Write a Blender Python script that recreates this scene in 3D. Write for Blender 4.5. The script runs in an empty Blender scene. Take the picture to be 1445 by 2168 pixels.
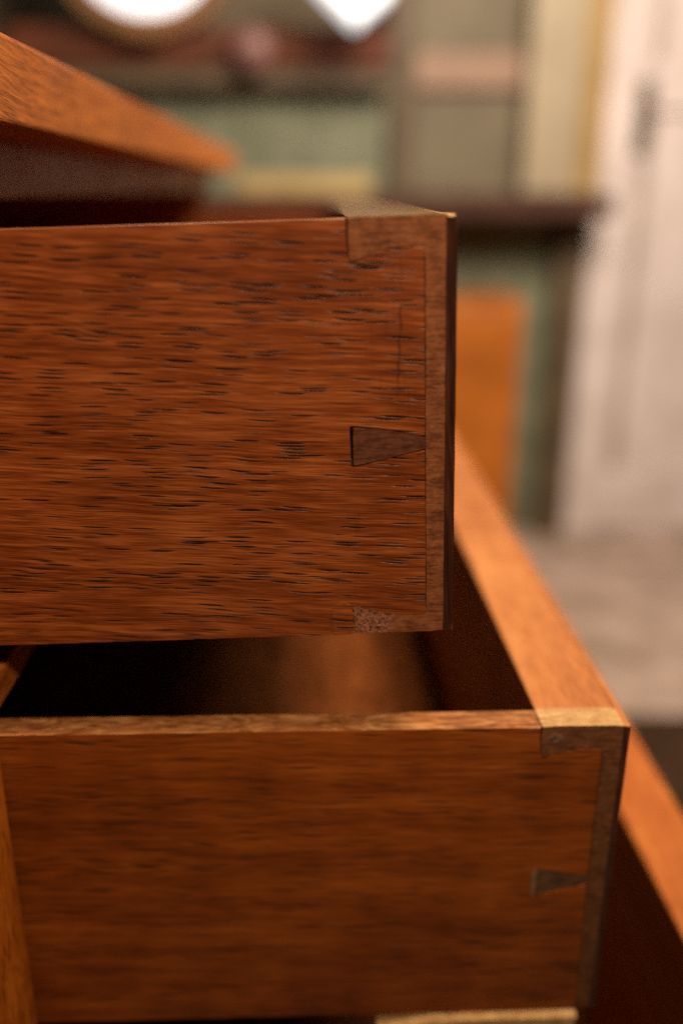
import bpy, bmesh, math, random
from mathutils import Matrix, Vector

random.seed(7)
scene = bpy.context.scene
COL = scene.collection
BASE = 800.0                       # mm: height of the top edge of the uppermost drawer above the floor


def P(x, y, z):
    """millimetres measured from the top corner of the uppermost drawer -> metres above the floor"""
    return Vector((x / 1000.0, y / 1000.0, (z + BASE) / 1000.0))


# ------------------------------------------------------------------ camera
cam_data = bpy.data.cameras.new("camera")
cam = bpy.data.objects.new("camera", cam_data)
COL.objects.link(cam)
fw = Vector((0.03130522, 0.94102695, -0.33688019))
rt = Vector((0.99947465, -0.03230217, 0.00264652))
up = Vector((0.00839151, 0.33678605, 0.9415438))
m = Matrix.Identity(4)
for i in range(3):
    m[i][0], m[i][1], m[i][2] = rt[i], up[i], -fw[i]
m.translation = P(-30.47, -186.71, 4.99)
cam.matrix_world = m
cam_data.sensor_fit = 'VERTICAL'
cam_data.sensor_height = 36.0
cam_data.lens = 1920.19 / 2168.0 * 36.0
cam_data.shift_x = 16.48 / 2168.0
cam_data.clip_start = 0.01
cam_data.clip_end = 50.0
cam_data.dof.use_dof = True
cam_data.dof.focus_distance = 0.2005
cam_data.dof.aperture_fstop = 3.9
cam_data.dof.aperture_blades = 0
scene.camera = cam

# ------------------------------------------------------------------ world, key lamp and added fills
world = bpy.data.worlds.new("World")
scene.world = world
world.use_nodes = True
bgn = world.node_tree.nodes["Background"]
bgn.inputs[0].default_value = (1.0, 0.80, 0.62, 1)
bgn.inputs[1].default_value = 0.010


def area(name, loc, target, size, power, color):
    d = bpy.data.lights.new(name, 'AREA')
    d.shape = 'DISK'
    d.size = size
    d.energy = power
    d.color = color
    o = bpy.data.objects.new(name, d)
    COL.objects.link(o)
    o.location = P(*loc)
    v = P(*target) - o.location
    o.rotation_euler = v.to_track_quat('-Z', 'Y').to_euler()
    return o


area("ceiling_lamp", (330, -30, 850), (20, 60, -60), 0.24, 10.4, (1.0, 0.80, 0.55))
fl = bpy.data.lights.new("front_fill", 'SPOT')  # added fill with a soft cone, brightens the drawer sides
fl.energy, fl.color, fl.shadow_soft_size = 9.3, (1.0, 0.78, 0.54), 0.03
fl.spot_size, fl.spot_blend = math.radians(57), 1.0
flo = bpy.data.objects.new("front_fill", fl)
COL.objects.link(flo)
flo.location = P(60, -330, 260)
flo.rotation_euler = (P(-18, 0, 12) - flo.location).to_track_quat('-Z', 'Y').to_euler()
area("background_fill", (420, 560, 820), (420, 1900, -200), 0.7, 37.0, (1.0, 0.88, 0.75))  # added fill, aimed away so it lights only the background

scene.view_settings.view_transform = 'Standard'
scene.view_settings.look = 'None'
scene.view_settings.gamma = 1.0
scene.view_settings.exposure = 0.0
scene.view_settings.use_curve_mapping = False
scene.cycles.max_bounces = 8
scene.cycles.use_denoising = False
scene.cycles.use_adaptive_sampling = False
scene.cycles.sample_clamp_indirect = 4.0


# ------------------------------------------------------------------ material helpers
class NT:
    def __init__(self, name):
        self.mat = bpy.data.materials.new(name)
        self.mat.use_nodes = True
        self.t = self.mat.node_tree
        self.bsdf = self.t.nodes["Principled BSDF"]

    def new(self, kind, **kw):
        n = self.t.nodes.new(kind)
        for k, v in kw.items():
            setattr(n, k, v)
        return n

    def put(self, sock, v):
        if isinstance(v, bpy.types.NodeSocket):
            self.t.links.new(v, sock)
        else:
            sock.default_value = v

    def math(self, op, a, b=0.0, c=0.0, clamp=False):
        n = self.new('ShaderNodeMath', operation=op, use_clamp=clamp)
        self.put(n.inputs[0], a)
        self.put(n.inputs[1], b)
        self.put(n.inputs[2], c)
        return n.outputs[0]

    def vec(self, x, y, z):
        n = self.new('ShaderNodeCombineXYZ')
        for s, v in zip(n.inputs, (x, y, z)):
            self.put(s, v)
        return n.outputs[0]

    def noise(self, co, scale=1.0, detail=2.0, rough=0.5, dist=0.0):
        n = self.new('ShaderNodeTexNoise')
        self.put(n.inputs['Vector'], co)
        n.inputs['Scale'].default_value = scale
        n.inputs['Detail'].default_value = detail
        n.inputs['Roughness'].default_value = rough
        n.inputs['Distortion'].default_value = dist
        return n.outputs['Fac']

    def voronoi(self, co, scale=1.0):
        n = self.new('ShaderNodeTexVoronoi')
        self.put(n.inputs['Vector'], co)
        n.inputs['Scale'].default_value = scale
        return n.outputs['Distance'], n.outputs['Color']

    def step(self, v, lo, hi):
        n = self.new('ShaderNodeMapRange', interpolation_type='SMOOTHSTEP')
        self.put(n.inputs['Value'], v)
        n.inputs['From Min'].default_value = lo
        n.inputs['From Max'].default_value = hi
        return n.outputs['Result']

    def step_inv(self, v, lo, hi):
        n = self.new('ShaderNodeMapRange', interpolation_type='SMOOTHSTEP')
        self.put(n.inputs['Value'], v)
        n.inputs['From Min'].default_value = lo
        n.inputs['From Max'].default_value = hi
        n.inputs['To Min'].default_value = 1.0
        n.inputs['To Max'].default_value = 0.0
        return n.outputs['Result']

    def ramp(self, v, stops):
        n = self.new('ShaderNodeValToRGB')
        self.put(n.inputs[0], v)
        cr = n.color_ramp
        while len(cr.elements) < len(stops):
            cr.elements.new(0.5)
        for e, (p, c) in zip(cr.elements, stops):
            e.position = p
            e.color = (*c, 1)
        return n.outputs[0]

    def mix(self, f, a, b, mode='MIX'):
        n = self.new('ShaderNodeMix', data_type='RGBA', blend_type=mode)
        self.put(n.inputs[0], f)
        self.put(n.inputs[6], a if isinstance(a, bpy.types.NodeSocket) else (*a, 1))
        self.put(n.inputs[7], b if isinstance(b, bpy.types.NodeSocket) else (*b, 1))
        return n.outputs[2]

    def coords(self):
        """object coordinates in millimetres"""
        n = self.new('ShaderNodeTexCoord')
        s = self.new('ShaderNodeSeparateXYZ')
        self.t.links.new(n.outputs['Object'], s.inputs[0])
        return [self.math('MULTIPLY', s.outputs[i], 1000.0) for i in range(3)]

    def bump(self, h, dist, strength=1.0):
        n = self.new('ShaderNodeBump')
        n.inputs['Strength'].default_value = strength
        n.inputs['Distance'].default_value = dist
        self.put(n.inputs['Height'], h)
        self.t.links.new(n.outputs[0], self.bsdf.inputs['Normal'])


def wood(name, dark, mid, light, grain='X', pores=1.0, pore_len=11.0, pore_w=0.66, slope=0.065, rough=0.38,
         scratches=False, bump=0.00007, wave=1.3, coat=0.0, fibre=0.30, seed=0.0, streak=1.0, spec=0.26, blotch=0.22):
    T = NT(name)
    x, y, z = T.coords()
    if grain == 'X':
        g, c, d = x, z, y
    elif grain == 'Y':
        g, c, d = y, z, x
    else:
        g, c, d = z, x, y
    d = T.math('ADD', d, seed * 37.0)
    warp = T.noise(T.vec(T.math('MULTIPLY', g, 1 / 34.0), T.math('MULTIPLY', c, 1 / 15.0), T.math('MULTIPLY', d, 1 / 20.0)), 1.0, 2.0)
    c2 = T.math('ADD', c, T.math('MULTIPLY', T.math('SUBTRACT', warp, 0.5), wave * 2.6))
    c2 = T.math('ADD', c2, T.math('MULTIPLY', g, slope))
    warp2 = T.noise(T.vec(T.math('MULTIPLY', g, 1 / 6.0), T.math('MULTIPLY', c, 1 / 2.5), T.math('MULTIPLY', d, 1 / 5.0)), 1.0, 1.0)
    c3 = T.math('ADD', c2, T.math('MULTIPLY', T.math('SUBTRACT', warp2, 0.5), 0.28))

    def field(lg, lc, ld, det, cc=c3, rgh=0.55):
        return T.noise(T.vec(T.math('MULTIPLY', g, 1 / lg), T.math('MULTIPLY', cc, 1 / lc), T.math('MULTIPLY', d, 1 / ld)), 1.0, det, rgh)

    fine = field(9.0, fibre, 1.0, 3.0)
    mid_f = field(22.0, 1.1, 4.0, 3.0)
    broad = field(90.0, 6.5, 12.0, 2.0, c2)
    blot = field(22.0, 26.0, 20.0, 2.0, c)
    v = T.math('MULTIPLY', fine, 0.85 * streak)
    v = T.math('ADD', v, T.math('MULTIPLY', mid_f, 0.60 * streak))
    v = T.math('ADD', v, T.math('MULTIPLY', broad, 0.42))
    v = T.math('ADD', v, T.math('MULTIPLY', blot, blotch))
    v = T.math('ADD', v, 0.5 - (1.45 * streak + 0.42 + blotch) * 0.5)
    colr = T.ramp(v, [(0.26, dark), (0.50, mid), (0.74, light)])
    ridge = field(26.0, 0.62, 3.0, 2.0)
    line_d = T.math('MULTIPLY', T.step(ridge, 0.55, 0.70), 0.55 * streak)
    colr = T.mix(line_d, colr, tuple(k * 0.55 for k in dark))
    # open pores: long thin dashes gathered in rows
    dist, rnd = T.voronoi(T.vec(T.math('MULTIPLY', g, 1 / pore_len), T.math('MULTIPLY', c3, 1 / pore_w), T.math('MULTIPLY', d, 1 / 1.9)))
    sp = T.new('ShaderNodeSeparateColor')
    T.t.links.new(rnd, sp.inputs[0])
    rows = field(160.0, 3.2, 9.0, 1.0, c2)
    keep = T.step(T.math('ADD', sp.outputs[0], T.math('MULTIPLY', T.math('SUBTRACT', rows, 0.5), 3.4)), 0.12, 0.32)
    ragged = T.math('ADD', dist, T.math('MULTIPLY', T.math('SUBTRACT', fine, 0.5), 0.22))
    pore = T.math('MULTIPLY', T.step_inv(ragged, 0.22, 0.38), keep)
    pore = T.math('MULTIPLY', pore, T.math('ADD', T.math('MULTIPLY', sp.outputs[1], 0.5), 0.55))
    pore = T.math('MULTIPLY', pore, pores, clamp=True)
    colr = T.mix(T.math('MULTIPLY', pore, 0.95), colr, tuple(k * 0.16 for k in dark))
    h = T.math('SUBTRACT', T.math('MULTIPLY', fine, 0.35), pore)
    if scratches:
        # scribed gauge line, saw nicks across the grain near the joint
        wob = T.noise(T.vec(0.0, T.math('MULTIPLY', z, 0.35), 3.0), 1.0, 3.0)
        lx = T.math('ADD', T.math('MULTIPLY', z, 0.045), -10.6)
        lx = T.math('ADD', lx, T.math('MULTIPLY', T.math('SUBTRACT', wob, 0.5), 1.5))
        dl = T.math('ABSOLUTE', T.math('SUBTRACT', x, lx))
        wl = T.noise(T.vec(5.0, T.math('MULTIPLY', z, 0.16), 9.0), 1.0, 2.0)
        line = T.math('MULTIPLY', T.step_inv(dl, 0.10, 0.42), T.math('MULTIPLY', T.step(z, -37.5, -33.0), T.step_inv(z, -20.0, -9.0)))
        line = T.math('MULTIPLY', line, T.step(wl, 0.33, 0.52))
        cross = T.noise(T.vec(T.math('MULTIPLY', x, 3.4), T.math('MULTIPLY', z, 0.07), T.math('MULTIPLY', d, 0.5)), 1.0, 2.0)
        patch = T.noise(T.vec(T.math('MULTIPLY', x, 0.10), T.math('MULTIPLY', z, 0.07), 4.0), 1.0, 2.0)
        zone = T.math('MULTIPLY', T.step(x, -34.0, -19.0), T.step(patch, 0.42, 0.6))
        zone = T.math('ADD', zone, T.math('MULTIPLY', T.step(patch, 0.58, 0.7), 0.5), clamp=True)
        nick = T.math('MULTIPLY', T.step(cross, 0.55, 0.72), zone)
        marks = T.math('ADD', T.math('MULTIPLY', line, 0.6), T.math('MULTIPLY', nick, 0.28), clamp=True)
        colr = T.mix(marks, colr, (0.035, 0.011, 0.006))
        h = T.math('SUBTRACT', h, T.math('MULTIPLY', line, 0.9))
        h = T.math('SUBTRACT', h, T.math('MULTIPLY', nick, 0.3))
    T.put(T.bsdf.inputs['Base Color'], colr)
    T.put(T.bsdf.inputs['Roughness'], T.math('ADD', T.math('MULTIPLY', T.math('SUBTRACT', blot, 0.5), 0.25), rough))
    T.bsdf.inputs['Coat Weight'].default_value = coat
    T.bsdf.inputs['Coat Roughness'].default_value = 0.25
    T.bsdf.inputs['Specular IOR Level'].default_value = spec
    T.bump(h, bump)
    return T.mat


def end_grain(name, a, b, rough=0.62, fray=None, fray_col=(0.42, 0.24, 0.17), speck=1.0):
    """sawn end grain: fine speckle, faint rings, an optional frayed spot"""
    T = NT(name)
    x, y, z = T.coords()
    co = T.vec(x, y, z)
    s1 = T.noise(T.vec(T.math('MULTIPLY', x, 0.42), y, z), 2.6, 4.0, 0.75)
    s2 = T.noise(co, 0.28, 3.0, 0.6)
    s3 = T.noise(T.vec(T.math('MULTIPLY', x, 0.16), y, T.math('MULTIPLY', z, 1.5)), 1.0, 3.0)
    v = T.math('ADD', T.math('MULTIPLY', s1, 0.95 * speck), T.math('ADD', T.math('MULTIPLY', s2, 0.85), T.math('MULTIPLY', s3, 0.9)))
    v = T.math('SUBTRACT', v, 0.475 * speck + 0.875 - 0.5)
    col = T.ramp(v, [(0.25, a), (0.75, b)])
    h = T.math('MULTIPLY', s1, 0.6)
    if fray:
        fx, fz, fr = fray
        dx = T.math('DIVIDE', T.math('SUBTRACT', x, fx), fr)
        dz = T.math('DIVIDE', T.math('SUBTRACT', z, fz), fr * 0.8)
        rr = T.math('SQRT', T.math('ADD', T.math('MULTIPLY', dx, dx), T.math('MULTIPLY', dz, dz)))
        rr = T.math('ADD', rr, T.math('MULTIPLY', T.math('SUBTRACT', s2, 0.5), 1.2))
        mask = T.step_inv(rr, 0.55, 1.15)
        fib = T.noise(co, 1.3, 4.0, 0.8, 0.4)
        fcol = T.ramp(fib, [(0.40, (0.02, 0.006, 0.005)), (0.49, tuple(k * 0.55 for k in fray_col)), (0.60, fray_col)])
        col = T.mix(mask, col, fcol)
        h = T.math('ADD', h, T.math('MULTIPLY', T.math('MULTIPLY', fib, mask), 2.2))
    T.put(T.bsdf.inputs['Base Color'], col)
    T.bsdf.inputs['Roughness'].default_value = rough
    T.bsdf.inputs['Specular IOR Level'].default_value = 0.12
    T.bump(h, 0.0002)
    return T.mat


def paint(name, a, b, scale=0.02, rough=0.6, spec=0.3):
    T = NT(name)
    x, y, z = T.coords()
    n = T.noise(T.vec(x, y, z), scale, 4.0, 0.6)
    col = T.ramp(n, [(0.36, a), (0.64, b)])
    T.put(T.bsdf.inputs['Base Color'], col)
    T.bsdf.inputs['Roughness'].default_value = rough
    T.bsdf.inputs['Specular IOR Level'].default_value = spec
    return T.mat


def glow(name, col, strength):
    T = NT(name)
    T.bsdf.inputs['Base Color'].default_value = (0.8, 0.8, 0.8, 1)
    T.bsdf.inputs['Emission Color'].default_value = (*col, 1)
    T.bsdf.inputs['Emission Strength'].default_value = strength
    return T.mat


# ------------------------------------------------------------------ mesh helpers
def finish(name, bm, mat, parent=None, smooth=False, top=None):
    bmesh.ops.recalc_face_normals(bm, faces=bm.faces[:])
    me = bpy.data.meshes.new(name)
    bm.to_mesh(me)
    bm.free()
    if smooth:
        me.polygons.foreach_set('use_smooth', [True] * len(me.polygons))
    me.materials.append(mat)
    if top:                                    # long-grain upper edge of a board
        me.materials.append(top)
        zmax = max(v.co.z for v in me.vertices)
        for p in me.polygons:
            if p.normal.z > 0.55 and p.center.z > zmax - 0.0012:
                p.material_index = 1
    o = bpy.data.objects.new(name, me)
    COL.objects.link(o)
    o.parent = parent
    return o


def L(x, y, z):
    return Vector((x / 1000.0, y / 1000.0, z / 1000.0))


def densify(pts, step, jit, rng):
    out = []
    n = len(pts)
    for i in range(n):
        a, b = pts[i], pts[(i + 1) % n]
        ln = math.hypot(b[0] - a[0], b[1] - a[1])
        k = max(1, min(60, int(ln / step)))
        for j in range(k):
            t = j / k
            out.append((a[0] + (b[0] - a[0]) * t + rng.uniform(-jit, jit), a[1] + (b[1] - a[1]) * t + rng.uniform(-jit, jit)))
    return out


def prism(bm, pts, y0, y1, bev=0.2, step=2.5, jit=0.03, seed=1, back=True, segs=2):
    """outline in x,z (mm) pushed through y0..y1; the rim that faces -Y is worn round"""
    rng = random.Random(seed)
    pts = densify(pts, step, jit, rng)
    f = [bm.verts.new(L(x, y0, z)) for x, z in pts]
    r = [bm.verts.new(L(x, y1, z)) for x, z in pts]
    n = len(pts)
    front = bm.faces.new(f)
    for i in range(n):
        bm.faces.new((f[i], f[(i + 1) % n], r[(i + 1) % n], r[i]))
    if back:
        bm.faces.new(list(reversed(r)))
    if bev:
        bmesh.ops.bevel(bm, geom=list(front.edges), offset=bev / 1000.0, segments=segs, profile=0.5, affect='EDGES', clamp_overlap=True)


def box(bm, x0, x1, y0, y1, z0, z1, bev=0.4, segs=2):
    b2 = bmesh.new()
    vs = [b2.verts.new(L(x, y, z)) for x in (x0, x1) for y in (y0, y1) for z in (z0, z1)]
    for q in ((0, 1, 3, 2), (4, 6, 7, 5), (0, 4, 5, 1), (2, 3, 7, 6), (0, 2, 6, 4), (1, 5, 7, 3)):
        b2.faces.new([vs[i] for i in q])
    bmesh.ops.recalc_face_normals(b2, faces=b2.faces[:])
    if bev:
        bmesh.ops.bevel(b2, geom=b2.edges[:], offset=bev / 1000.0, segments=segs, profile=0.5, affect='EDGES', clamp_overlap=True)
    tmp = bpy.data.meshes.new("tmp")
    b2.to_mesh(tmp)
    b2.free()
    bm.from_mesh(tmp)
    bpy.data.meshes.remove(tmp)


def box_part(name, dims, mat, parent, bev=0.4, segs=2):
    bm = bmesh.new()
    box(bm, *dims, bev=bev, segs=segs)
    return finish(name, bm, mat, parent)


def thing(name, label, category, loc=(0, 0, 0), group=None):
    o = bpy.data.objects.new(name, None)
    COL.objects.link(o)
    o.location = P(*loc)
    o['label'] = label
    o['category'] = category
    if group:
        o['group'] = group
    return o


def structure(o):
    o['kind'] = 'structure'
    return o


# ------------------------------------------------------------------ materials
M_oak = wood("oak_side", (0.075, 0.0135, 0.0022), (0.185, 0.0385, 0.0068), (0.33, 0.088, 0.020), 'X', pores=1.35, pore_len=10.5, pore_w=0.66, slope=0.075, scratches=True, rough=0.40, streak=1.12, fibre=0.25, wave=0.8)
M_oak2 = wood("oak_side_dark", (0.080, 0.0155, 0.0014), (0.200, 0.041, 0.0034), (0.34, 0.082, 0.009), 'X', pores=0.85, pore_len=14, slope=0.03,
              rough=0.48, seed=2.0, streak=0.62, spec=0.22, blotch=0.45)
M_front = wood("mahogany_front", (0.24, 0.070, 0.018), (0.44, 0.150, 0.042), (0.60, 0.25, 0.080), 'Y', pores=0.10, pore_len=9, pore_w=0.7,
               slope=0.02, rough=0.42, seed=4.0, streak=0.40)
M_front3 = wood("red_mahogany_front", (0.24, 0.055, 0.010), (0.40, 0.105, 0.020), (0.54, 0.18, 0.040), 'Y', pores=0.10, pore_len=9, pore_w=0.7,
                slope=0.02, rough=0.5, seed=5.0, streak=0.45, spec=0.1)
M_carcass = wood("walnut_carcass", (0.18, 0.042, 0.006), (0.42, 0.112, 0.015), (0.58, 0.18, 0.028), 'Y', pores=0.5, pore_len=10, slope=0.06,
                 rough=0.45, seed=6.0, streak=1.0, spec=0.12)
M_rail = wood("walnut_rail", (0.36, 0.13, 0.045), (0.60, 0.27, 0.10), (0.74, 0.38, 0.15), 'Y', pores=0.4, rough=0.42, seed=7.0, streak=0.6, spec=0.22)
M_post = wood("walnut_post", (0.16, 0.033, 0.002), (0.30, 0.072, 0.004), (0.42, 0.115, 0.012), 'Z', pores=0.5, rough=0.42, seed=8.0, streak=0.8)
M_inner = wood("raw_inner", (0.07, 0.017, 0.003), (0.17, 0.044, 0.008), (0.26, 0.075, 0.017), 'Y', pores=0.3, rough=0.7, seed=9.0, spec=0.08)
M_end = end_grain("end_grain_upper", (0.085, 0.023, 0.007), (0.25, 0.082, 0.030), fray=(-18.0, -87.5, 5.6), fray_col=(0.38, 0.135, 0.07))
M_end2 = end_grain("end_grain_lower", (0.065, 0.021, 0.0075), (0.19, 0.070, 0.028), fray=(30.0, -121.0, 2.2), fray_col=(0.26, 0.13, 0.075))
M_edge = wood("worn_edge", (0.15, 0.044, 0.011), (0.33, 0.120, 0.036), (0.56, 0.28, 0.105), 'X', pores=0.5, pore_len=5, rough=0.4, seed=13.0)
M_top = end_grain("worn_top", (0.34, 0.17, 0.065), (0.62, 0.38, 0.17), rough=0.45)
M_top1 = end_grain("grimy_top", (0.10, 0.055, 0.024), (0.24, 0.145, 0.065), rough=0.5)
M_facing = wood("dark_facing", (0.018, 0.005, 0.003), (0.042, 0.012, 0.006), (0.085, 0.027, 0.012), 'Z', pores=0.4, rough=0.30, coat=0.2, seed=11.0)
M_pin = end_grain("end_grain_pin", (0.050, 0.013, 0.006), (0.135, 0.042, 0.020))

M_wedge = end_grain("pale_wedge", (0.16, 0.075, 0.036), (0.28, 0.14, 0.075))
M_pin2 = end_grain("end_grain_lower_pin", (0.060, 0.026, 0.012), (0.15, 0.07, 0.036))

# ------------------------------------------------------------------ setting
bm = bmesh.new()
vs = [bm.verts.new(P(x, y, -BASE)) for x, y in ((-3000, -2500), (3500, -2500), (3500, 2200), (-3000, 2200))]
bm.faces.new(vs)
structure(finish("floor", bm, paint("floor_boards", (0.28, 0.19, 0.135), (0.54, 0.39, 0.31), 0.009, 0.55)))
bm = bmesh.new()
vs = [bm.verts.new(P(x, 2200, z)) for x, z in ((-3000, -BASE), (3500, -BASE), (3500, 1900), (-3000, 1900))]
bm.faces.new(vs)
structure(finish("wall", bm, paint("wall_paint", (0.16, 0.11, 0.06), (0.22, 0.16, 0.09), 0.004, 0.7)))

# ------------------------------------------------------------------ the chest the drawers slide in
XF = -103.3                                    # plane of the chest's front
chest = thing("chest_of_drawers", "orange-brown wooden chest at the left edge, its drawers pulled out", "chest", (0, 0, 0))
box_part("top_board", (-560, -97, -45, 790, 18.2, 37.6), M_carcass, chest, bev=1.2, segs=3)
box_part("rail", (-150, -122, -1, 782, 1.5, 18.0), M_rail, chest, bev=0.5)
box_part("rail", (-140, XF, -1, 739, -112.0, -104.0), M_carcass, chest, bev=0.5)
for y0, y1 in ((-27, -1.2), (740, 766)):
    bm = bmesh.new()
    box(bm, -150, XF if y0 < 0 else -127, y0, y1, -700, 18.0, bev=0.5)
    finish("post", bm, M_post, chest)
box_part("side_panel", (-540, -150.2, -25, -8, -700, 18.0), M_post, chest)
box_part("side_panel", (-540, -150.2, 747, 764, -700, 18.0), M_post, chest)
box_part("back_panel", (-552, -540.2, -25, 764, -700, 18.0), M_post, chest)
box_part("plinth", (-545, -100, -30, 770, -800, -700.2), M_carcass, chest, bev=1.0)


# ------------------------------------------------------------------ drawers
def drawer_rest(root, xf, t, zt, zb, depth, y0, width, M, th=8.0):
    """far side, back and bottom of a drawer; xf front face, t front thickness, zt..zb height"""
    box_part("side_board", (xf - depth, xf - t - 0.1, y0 + width - th, y0 + width, zb, zt), M, root, bev=0.5)
    box_part("back_board", (xf - depth - 8.1, xf - depth - 0.1, y0, y0 + width, zb, zt - 4), M, root, bev=0.5)
    box_part("bottom_board", (xf - depth, xf - t - 0.1, y0 + th + 0.1, y0 + width - th - 0.1, zb + 3, zb + 8), M_inner, root, bev=0.3)


GROUP = "drawers pulled out of the chest"
DEPTH = 330.0
WIDTH = 566.0

# --- uppermost drawer: sharp in the photo, a little askew in its opening
d1 = thing("drawer", "uppermost pulled-out drawer, dark oak side in sharp focus with black pores", "drawer", (0, 0, 0), GROUP)
a, b = math.radians(-1.907), math.radians(-1.342)
A = Matrix(((math.cos(a), 0, math.sin(a)), (0, 1, 0), (-math.sin(a), 0, math.cos(a))))
B = Matrix(((math.cos(b), -math.sin(b), 0), (math.sin(b), math.cos(b), 0), (0, 0, 1)))
d1.rotation_euler = (B @ A @ Matrix.Rotation(math.radians(-0.7), 3, 'X')).to_euler()
H1 = 90.7
S1 = [(-DEPTH, 0.05), (-22.15, 0.05), (-22.05, -5.0), (-21.75, -9.0), (-16.5, -6.62), (-12.0, -5.95), (-6.62, -5.82), (-6.45, -30.0), (-6.42, -44.75),
      (-9.0, -43.75), (-15.5, -42.6), (-21.2, -41.9), (-22.55, -41.5), (-22.42, -42.6), (-22.30, -46.5), (-22.45, -51.1), (-21.2, -51.05), (-14.0, -49.35), (-6.40, -47.65),
      (-6.22, -70.0), (-6.16, -86.45), (-14.5, -85.85), (-17.2, -85.2), (-18.8, -84.2), (-20.4, -84.5), (-21.4, -83.0), (-22.3, -83.3), (-23.1, -84.4), (-22.3, -85.8), (-22.9, -87.3), (-22.2, -88.5), (-22.8, -89.6), (-22.5, -90.7), (-60.0, -H1 - 0.05), (-DEPTH, -H1)]
bm = bmesh.new()
prism(bm, S1, 0.0, 8.0, bev=0.24, step=2.6, jit=0.035, seed=3, segs=3)
side1 = finish("side_board", bm, M_oak, d1, top=M_edge)
bm = bmesh.new()
F1 = [(-21.8, 0.15), (-2.25, 0.35), (-2.2, -45.0), (-2.2, -H1 + 0.2), (-13.0, -H1 + 0.1), (-22.3, -H1 + 0.25), (-22.0, -88.5), (-22.6, -87.3), (-22.05, -85.8), (-22.8, -84.4), (-22.1, -83.6), (-21.4, -83.3), (-20.4, -84.7), (-18.8, -84.45), (-17.2, -85.4), (-14.5, -86.05), (-6.0, -86.65),
      (-6.05, -70.0), (-6.22, -47.45), (-6.30, -44.95), (-6.25, -30.0), (-6.4, -5.6), (-12.0, -5.75), (-16.5, -6.4), (-21.5, -8.65), (-21.72, -4.0)]
prism(bm, F1, 0.12, 8.2, bev=0.30, step=2.2, jit=0.05, seed=5, back=False, segs=3)
box(bm, -21.9, -2.25, 8.1, WIDTH, -H1 + 0.2, 0.25, bev=0)
front1 = finish("drawer_front", bm, M_end, d1, top=M_top1)
bm = bmesh.new()
prism(bm, [(-21.62, -42.25), (-15.5, -42.85), (-9.0, -43.95), (-6.2, -44.95), (-6.2, -47.4), (-14.0, -49.1), (-21.72, -50.85)], 0.16, 8.0, bev=0.18, step=2.0, jit=0.05, seed=9)
o = finish("pin", bm, M_pin, d1)
bm = bmesh.new()
prism(bm, [(-2.3, 0.32), (-0.4, 0.25), (0.0, -0.2), (0.05, -30.0), (0.0, -60.0), (0.0, -H1), (-2.3, -H1 + 0.15), (-2.3, -45.0)], 0.14, WIDTH, bev=0.75, step=3.0, jit=0.03, seed=12, segs=4)
finish("facing", bm, M_facing, d1, top=M_top)
bm = bmesh.new()
prism(bm, [(-27.3, -90.5), (-27.55, -86.5), (-27.3, -84.0), (-26.2, -82.95), (-24.6, -82.6), (-23.4, -83.1), (-23.4, -84.6), (-23.0, -87.0), (-23.2, -88.4), (-23.1, -90.5)], -0.16, 0.3, bev=0.14, step=0.9, jit=0.06, seed=15)
finish("wood_patch", bm, M_oak, d1)
drawer_rest(d1, 0, 22, 0, -H1, DEPTH, 0, WIDTH, M_oak)

# --- middle drawer
X2, Z2, ZB2, T2 = 48.0, -117.8, -208.2, 21.7
d2 = thing("drawer", "middle pulled-out drawer beneath the sharp one, brown side with bright orange top edge", "drawer", (0, 0.46, 0), GROUP)
S2 = [(X2 - DEPTH, Z2), (26.15, Z2), (26.1, -122.0), (26.55, -127.3), (29.5, -126.0), (33.0, -124.95), (41.5, -123.7), (41.6, -145.0), (41.75, -162.85), (35.0, -161.4), (27.0, -159.4),
      (26.9, -164.0), (26.95, -169.35), (34.0, -167.4), (41.75, -165.4), (42.1, -185.0), (42.6, ZB2), (X2 - DEPTH, ZB2)]
bm = bmesh.new()
prism(bm, S2, 0.0, 7.6, bev=0.45, step=2.6, jit=0.05, seed=23, segs=3)
finish("side_board", bm, M_oak2, d2, top=M_edge)
bm = bmesh.new()
F2 = [(26.35, Z2 + 0.2), (X2 - 1.6, Z2 + 0.2), (X2 - 1.6, ZB2 + 0.1), (42.8, ZB2 + 0.1), (42.3, -185.0), (41.95, -165.2), (41.95, -163.0), (41.8, -145.0), (41.7, -123.5),
      (33.0, -124.7), (29.5, -125.7), (26.75, -126.9), (26.3, -122.0)]
prism(bm, F2, 0.1, 7.8, bev=0.35, step=2.2, jit=0.06, seed=25, back=False, segs=3)
box(bm, X2 - T2, X2 - 1.6, 7.85, WIDTH, ZB2, Z2 + 0.2, bev=0.5)
fr2 = finish("drawer_front", bm, M_end2, d2, top=M_top)
fr2.data.materials.append(M_front)             # behind the joint the board shows its polished long grain
for p in fr2.data.polygons:
    if p.center.y > 0.0079:
        p.material_index = 2
bm = bmesh.new()
prism(bm, [(28.6, -159.95), (35.0, -161.7), (42.0, -163.1), (42.0, -165.2), (34.0, -167.1), (28.4, -168.9)], 0.2, 7.0, bev=0.2, step=2.0, jit=0.05, seed=27)
finish("pin", bm, M_pin2, d2)
bm = bmesh.new()
prism(bm, [(27.2, -159.7), (28.45, -159.85), (28.3, -168.9), (27.1, -169.2)], 0.05, 7.0, bev=0.2, step=2.0, jit=0.05, seed=28)
finish("wedge", bm, M_wedge, d2)
bm = bmesh.new()
prism(bm, [(X2 - 1.55, Z2 + 0.15), (X2, Z2), (X2, -160.0), (X2, ZB2), (X2 - 1.55, ZB2)], 0.12, WIDTH, bev=0.45, step=3.0, jit=0.04, seed=31, segs=3)
finish("facing", bm, M_facing, d2, top=M_front)  # pale top colour stands in for the golden edge highlight
bm = bmesh.new()
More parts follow.
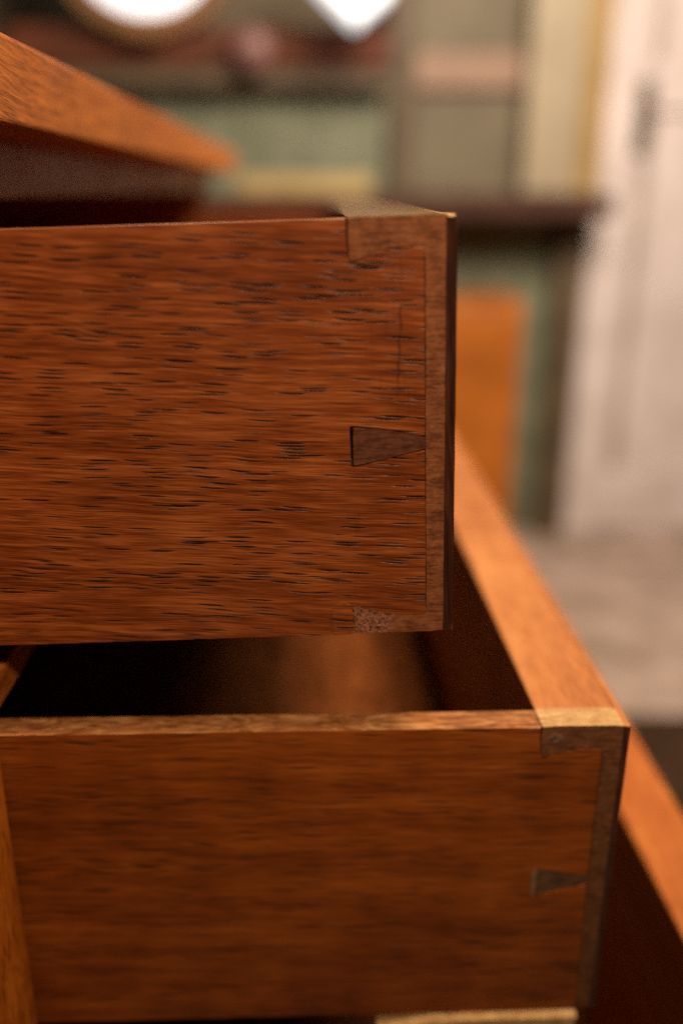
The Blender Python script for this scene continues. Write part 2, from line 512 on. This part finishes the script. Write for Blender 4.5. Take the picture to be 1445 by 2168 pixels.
prism(bm, [(-12.0, ZB2 - 3.6), (2.0, ZB2 - 1.0), (16.0, ZB2 - 0.2), (42.5, ZB2 - 0.15), (41.8, ZB2 - 3.6)], -2.6, 7.0, bev=0.6, step=4, jit=0.06, seed=33)
finish("runner", bm, M_top, d2)
drawer_rest(d2, X2, T2, Z2, ZB2, DEPTH, 0, WIDTH, M_inner, 7.6)

# --- lowest drawer
X3, Z3, ZB3, T3 = 107.8, -212.6, -330.0, 22.8
d3 = thing("drawer", "lowest pulled-out drawer at the bottom right, only its blurred orange top edges showing", "drawer", (0, -4.5, 0), GROUP)
bm = bmesh.new()
prism(bm, [(X3 - DEPTH, Z3 - 20), (X3 - T3 - 0.1, Z3 - 20), (X3 - T3 - 0.1, ZB3), (X3 - DEPTH, ZB3)], 0.0, 8.0, bev=0.4, step=6, jit=0.04, seed=41)
finish("side_board", bm, M_oak2, d3, top=M_edge)
box_part("drawer_front", (X3 - T3, X3, 0.1, WIDTH + 6, ZB3, Z3), M_front3, d3, bev=0.6)
drawer_rest(d3, X3, T3, Z3 - 20, ZB3, DEPTH, 0, WIDTH + 6, M_inner)

# ------------------------------------------------------------------ blurred room behind
M_green = paint("green_paint", (0.135, 0.132, 0.077), (0.21, 0.208, 0.125), 0.012, 0.6)
M_olive = paint("olive_paint", (0.135, 0.10, 0.056), (0.175, 0.135, 0.078), 0.01, 0.6)
M_brown = paint("brown_stile", (0.085, 0.055, 0.028), (0.13, 0.085, 0.045), 0.02, 0.6)
M_rose = paint("rose_rail", (0.27, 0.16, 0.105), (0.33, 0.20, 0.13), 0.02, 0.6)
M_shelf = paint("dark_shelf", (0.060, 0.026, 0.017), (0.085, 0.040, 0.028), 0.02, 0.8, 0.1)
dr = thing("painted_dresser", "blurred green-painted dresser with brown stile and dark shelf behind the drawers", "dresser", (0, 1900, -800))


def zz(z):
    return z + 800.0


def dpart(name, x0, x1, y0, y1, z0, z1, mat, bev=3):
    return box_part(name, (x0, x1, y0, y1, zz(z0), zz(z1)), mat, dr, bev=bev)


dpart("panel", -700, 150, 20, 40, -60, 198, M_green)
dpart("panel", 205, 600, 20, 40, -10, 198, M_olive)
dpart("panel", 205, 600, 20, 40, 275, 760, M_olive)
dpart("rail", 205, 600, 0, 40, 200, 273, M_rose)
dpart("rail", -700, 150, 0, 40, 200, 262, M_rose)
dpart("stile", 152, 203, -5, 45, -60, 760, M_brown)
dpart("shelf", -700, 606, -160, 60, -52, -8, M_shelf, 6)
dpart("panel", -700, 530, 25, 45, -790, -54, M_green)
dpart("stile", 532, 590, -30, 45, -800, -54, M_brown)  # dark strip standing in for the shadowed gap beside the door

cp = thing("cream_post", "blurred cream-white upright post standing on the dark shelf", "post", (0, 1900, -8))
box_part("upright", (432, 548, -60, -12, 0.5, 760), paint("cream_paint", (0.33, 0.25, 0.155), (0.385, 0.30, 0.19), 0.01, 0.5), cp, bev=6)
box_part("shaded_side", (549, 604, -40, 15, 0.5, 760), paint("ochre_side_shade", (0.30, 0.175, 0.05), (0.36, 0.22, 0.07), 0.01, 0.5), cp, bev=6)  # ochre puts the tone of the post's turned-away side into colour

M_white = paint("white_paint", (0.59, 0.475, 0.42), (0.73, 0.60, 0.545), 0.009, 0.5)
M_recess = paint("recess_shade", (0.36, 0.275, 0.22), (0.45, 0.35, 0.29), 0.009, 0.5)  # darker moulding colour carries the shade of the panel recess
door = thing("white_door", "blurred off-white panelled door at the right with a dark latch", "door", (0, 1900, -800))
box_part("stile", (606, 702, 0, 40, 2, 1600), M_white, door, bev=4)
box_part("stile", (1010, 1106, 0, 40, 2, 1600), M_white, door, bev=4)
for z0, z1 in ((2, 160), (960, 1060), (1480, 1600)):
    box_part("rail", (702.5, 1009.5, 2, 38, z0, z1), M_white, door, bev=4)
for z0, z1 in ((161, 959), (1061, 1479)):
    box_part("panel", (703, 1009, 18, 30, z0, z1), M_white, door, bev=2)
    box_part("moulding", (703, 730, 8, 17.5, z0, z1), M_recess, door, bev=5)
M_latch = paint("dull_brass", (0.09, 0.065, 0.04), (0.13, 0.095, 0.06), 0.05, 0.5)
lt = box_part("latch", (680, 714, -16, -0.5, zz(76), zz(222)), M_latch, door, bev=7)
box_part("handle", (690, 708, -48, -16.5, zz(120), zz(180)), M_latch, lt, bev=6)

M_amber = paint("amber_wood", (0.31, 0.078, 0.006), (0.48, 0.135, 0.014), 0.01, 0.5)
ab = thing("amber_cabinet", "blurred amber-orange wooden cabinet below the dark shelf", "cabinet", (0, 1700, -800))
box_part("body", (120, 425, 0, 180, 60, 588), M_amber, ab, bev=12, segs=3)
box_part("door", (140, 405, -14, -0.5, 90, 560), M_amber, ab, bev=5)
for lx in (140, 380):
    box_part("leg", (lx, lx + 25, 10, 35, 0.5, 60), M_amber, ab, bev=3)

M_mah = paint("dark_mahogany", (0.075, 0.018, 0.005), (0.16, 0.042, 0.014), 0.012, 0.7)
mb = thing("dark_wood_ledge", "blurred long dark red-brown wooden ledge at top left, above the green panel", "ledge", (0, 1850, 0))
box_part("front_board", (-620, 150, 0, 14, 196, 232), M_brown, mb, bev=3)
box_part("moulding", (-620, 150, -14, 14, 232.5, 305), M_mah, mb, bev=7)
bm = bmesh.new()
bmesh.ops.create_uvsphere(bm, u_segments=24, v_segments=16, radius=0.042)
for v in bm.verts:
    v.co = Vector((v.co.x, v.co.y * 0.6, v.co.z)) + L(-128, -38, 262)
finish("pink_blob", bm, paint("dull_pink", (0.17, 0.075, 0.06), (0.24, 0.115, 0.10), 0.03, 0.4), mb, smooth=True)  # flattened dull pink sphere for the pinkish patch on the ledge

yb = thing("pale_tray", "blurred pale yellow-tan wooden tray on the shelf left of the stile", "tray", (0, 1780, -7.5))
M_tan = paint("tan_wood", (0.34, 0.23, 0.09), (0.46, 0.32, 0.13), 0.02, 0.5)
box_part("base", (-160, 108, -30, 60, 0, 10), M_tan, yb, bev=2)
for dims in ((-160, 108, -40, -30.2, 0, 36), (-160, 108, 60.2, 70, 0, 36)):
    box_part("rim", dims, M_tan, yb, bev=3)


def lathe_disc(bm, c, r0, r1, y0, y1, n=64):
    ring = []
    for k in range(n):
        t = 2 * math.pi * k / n
        ring.append([bm.verts.new(L(c[0] + r * math.cos(t), y, c[1] + r * math.sin(t))) for r, y in ((r0, y0), (r1, y0), (r1, y1), (r0, y1))])
    for k in range(n):
        p, q = ring[k], ring[(k + 1) % n]
        for j in range(4):
            bm.faces.new((p[j], p[(j + 1) % 4], q[(j + 1) % 4], q[j]))


rl = thing("round_disc", "blurred round white disc with added glow in a brown rim at the top left", "lamp", (0, 1800, 286))
bm = bmesh.new()
lathe_disc(bm, (-325, 178), 150, 186, -20, 22)
finish("rim", bm, paint("rim_wood", (0.20, 0.09, 0.035), (0.28, 0.13, 0.05), 0.02, 0.4), rl)
bm = bmesh.new()
lathe_disc(bm, (-325, 178), 0.5, 149.5, -8, 10)
finish("glass_disc", bm, glow("white_glow", (0.86, 0.90, 1.0), 0.95), rl)  # emission added so the disc comes out fully white

pl = thing("faceted_lamp", "blurred bright white faceted glass lamp with pointed foot at the top", "lamp", (0, 1700, 325))
bm = bmesh.new()
prism(bm, [(70, -40), (-8, 28), (-30, 66), (-30, 150), (132, 150), (136, 70), (134, 10)], -45, 45, bev=6, step=500, jit=0, seed=2)
finish("shade", bm, glow("white_glass", (0.95, 0.96, 1.0), 1.1), pl)
box_part("cap", (0, 110, -35, 35, 150.5, 185), M_brown, pl, bev=4)

floor_sheet = bmesh.new()
box(floor_sheet, 300, 1500, 250, 1060, 0.5, 9, bev=3)
ro = finish("floor_sheet", floor_sheet, paint("dark_brown_mottle", (0.032, 0.016, 0.008), (0.070, 0.036, 0.021), 0.03, 0.95, 0.03))  # thin dark brown sheet lying on the floor
ro.location = P(0, 0, -800)
ro['label'] = "blurred dark brown sheet on the pale floor at the right edge"
ro['category'] = "floor_sheet"
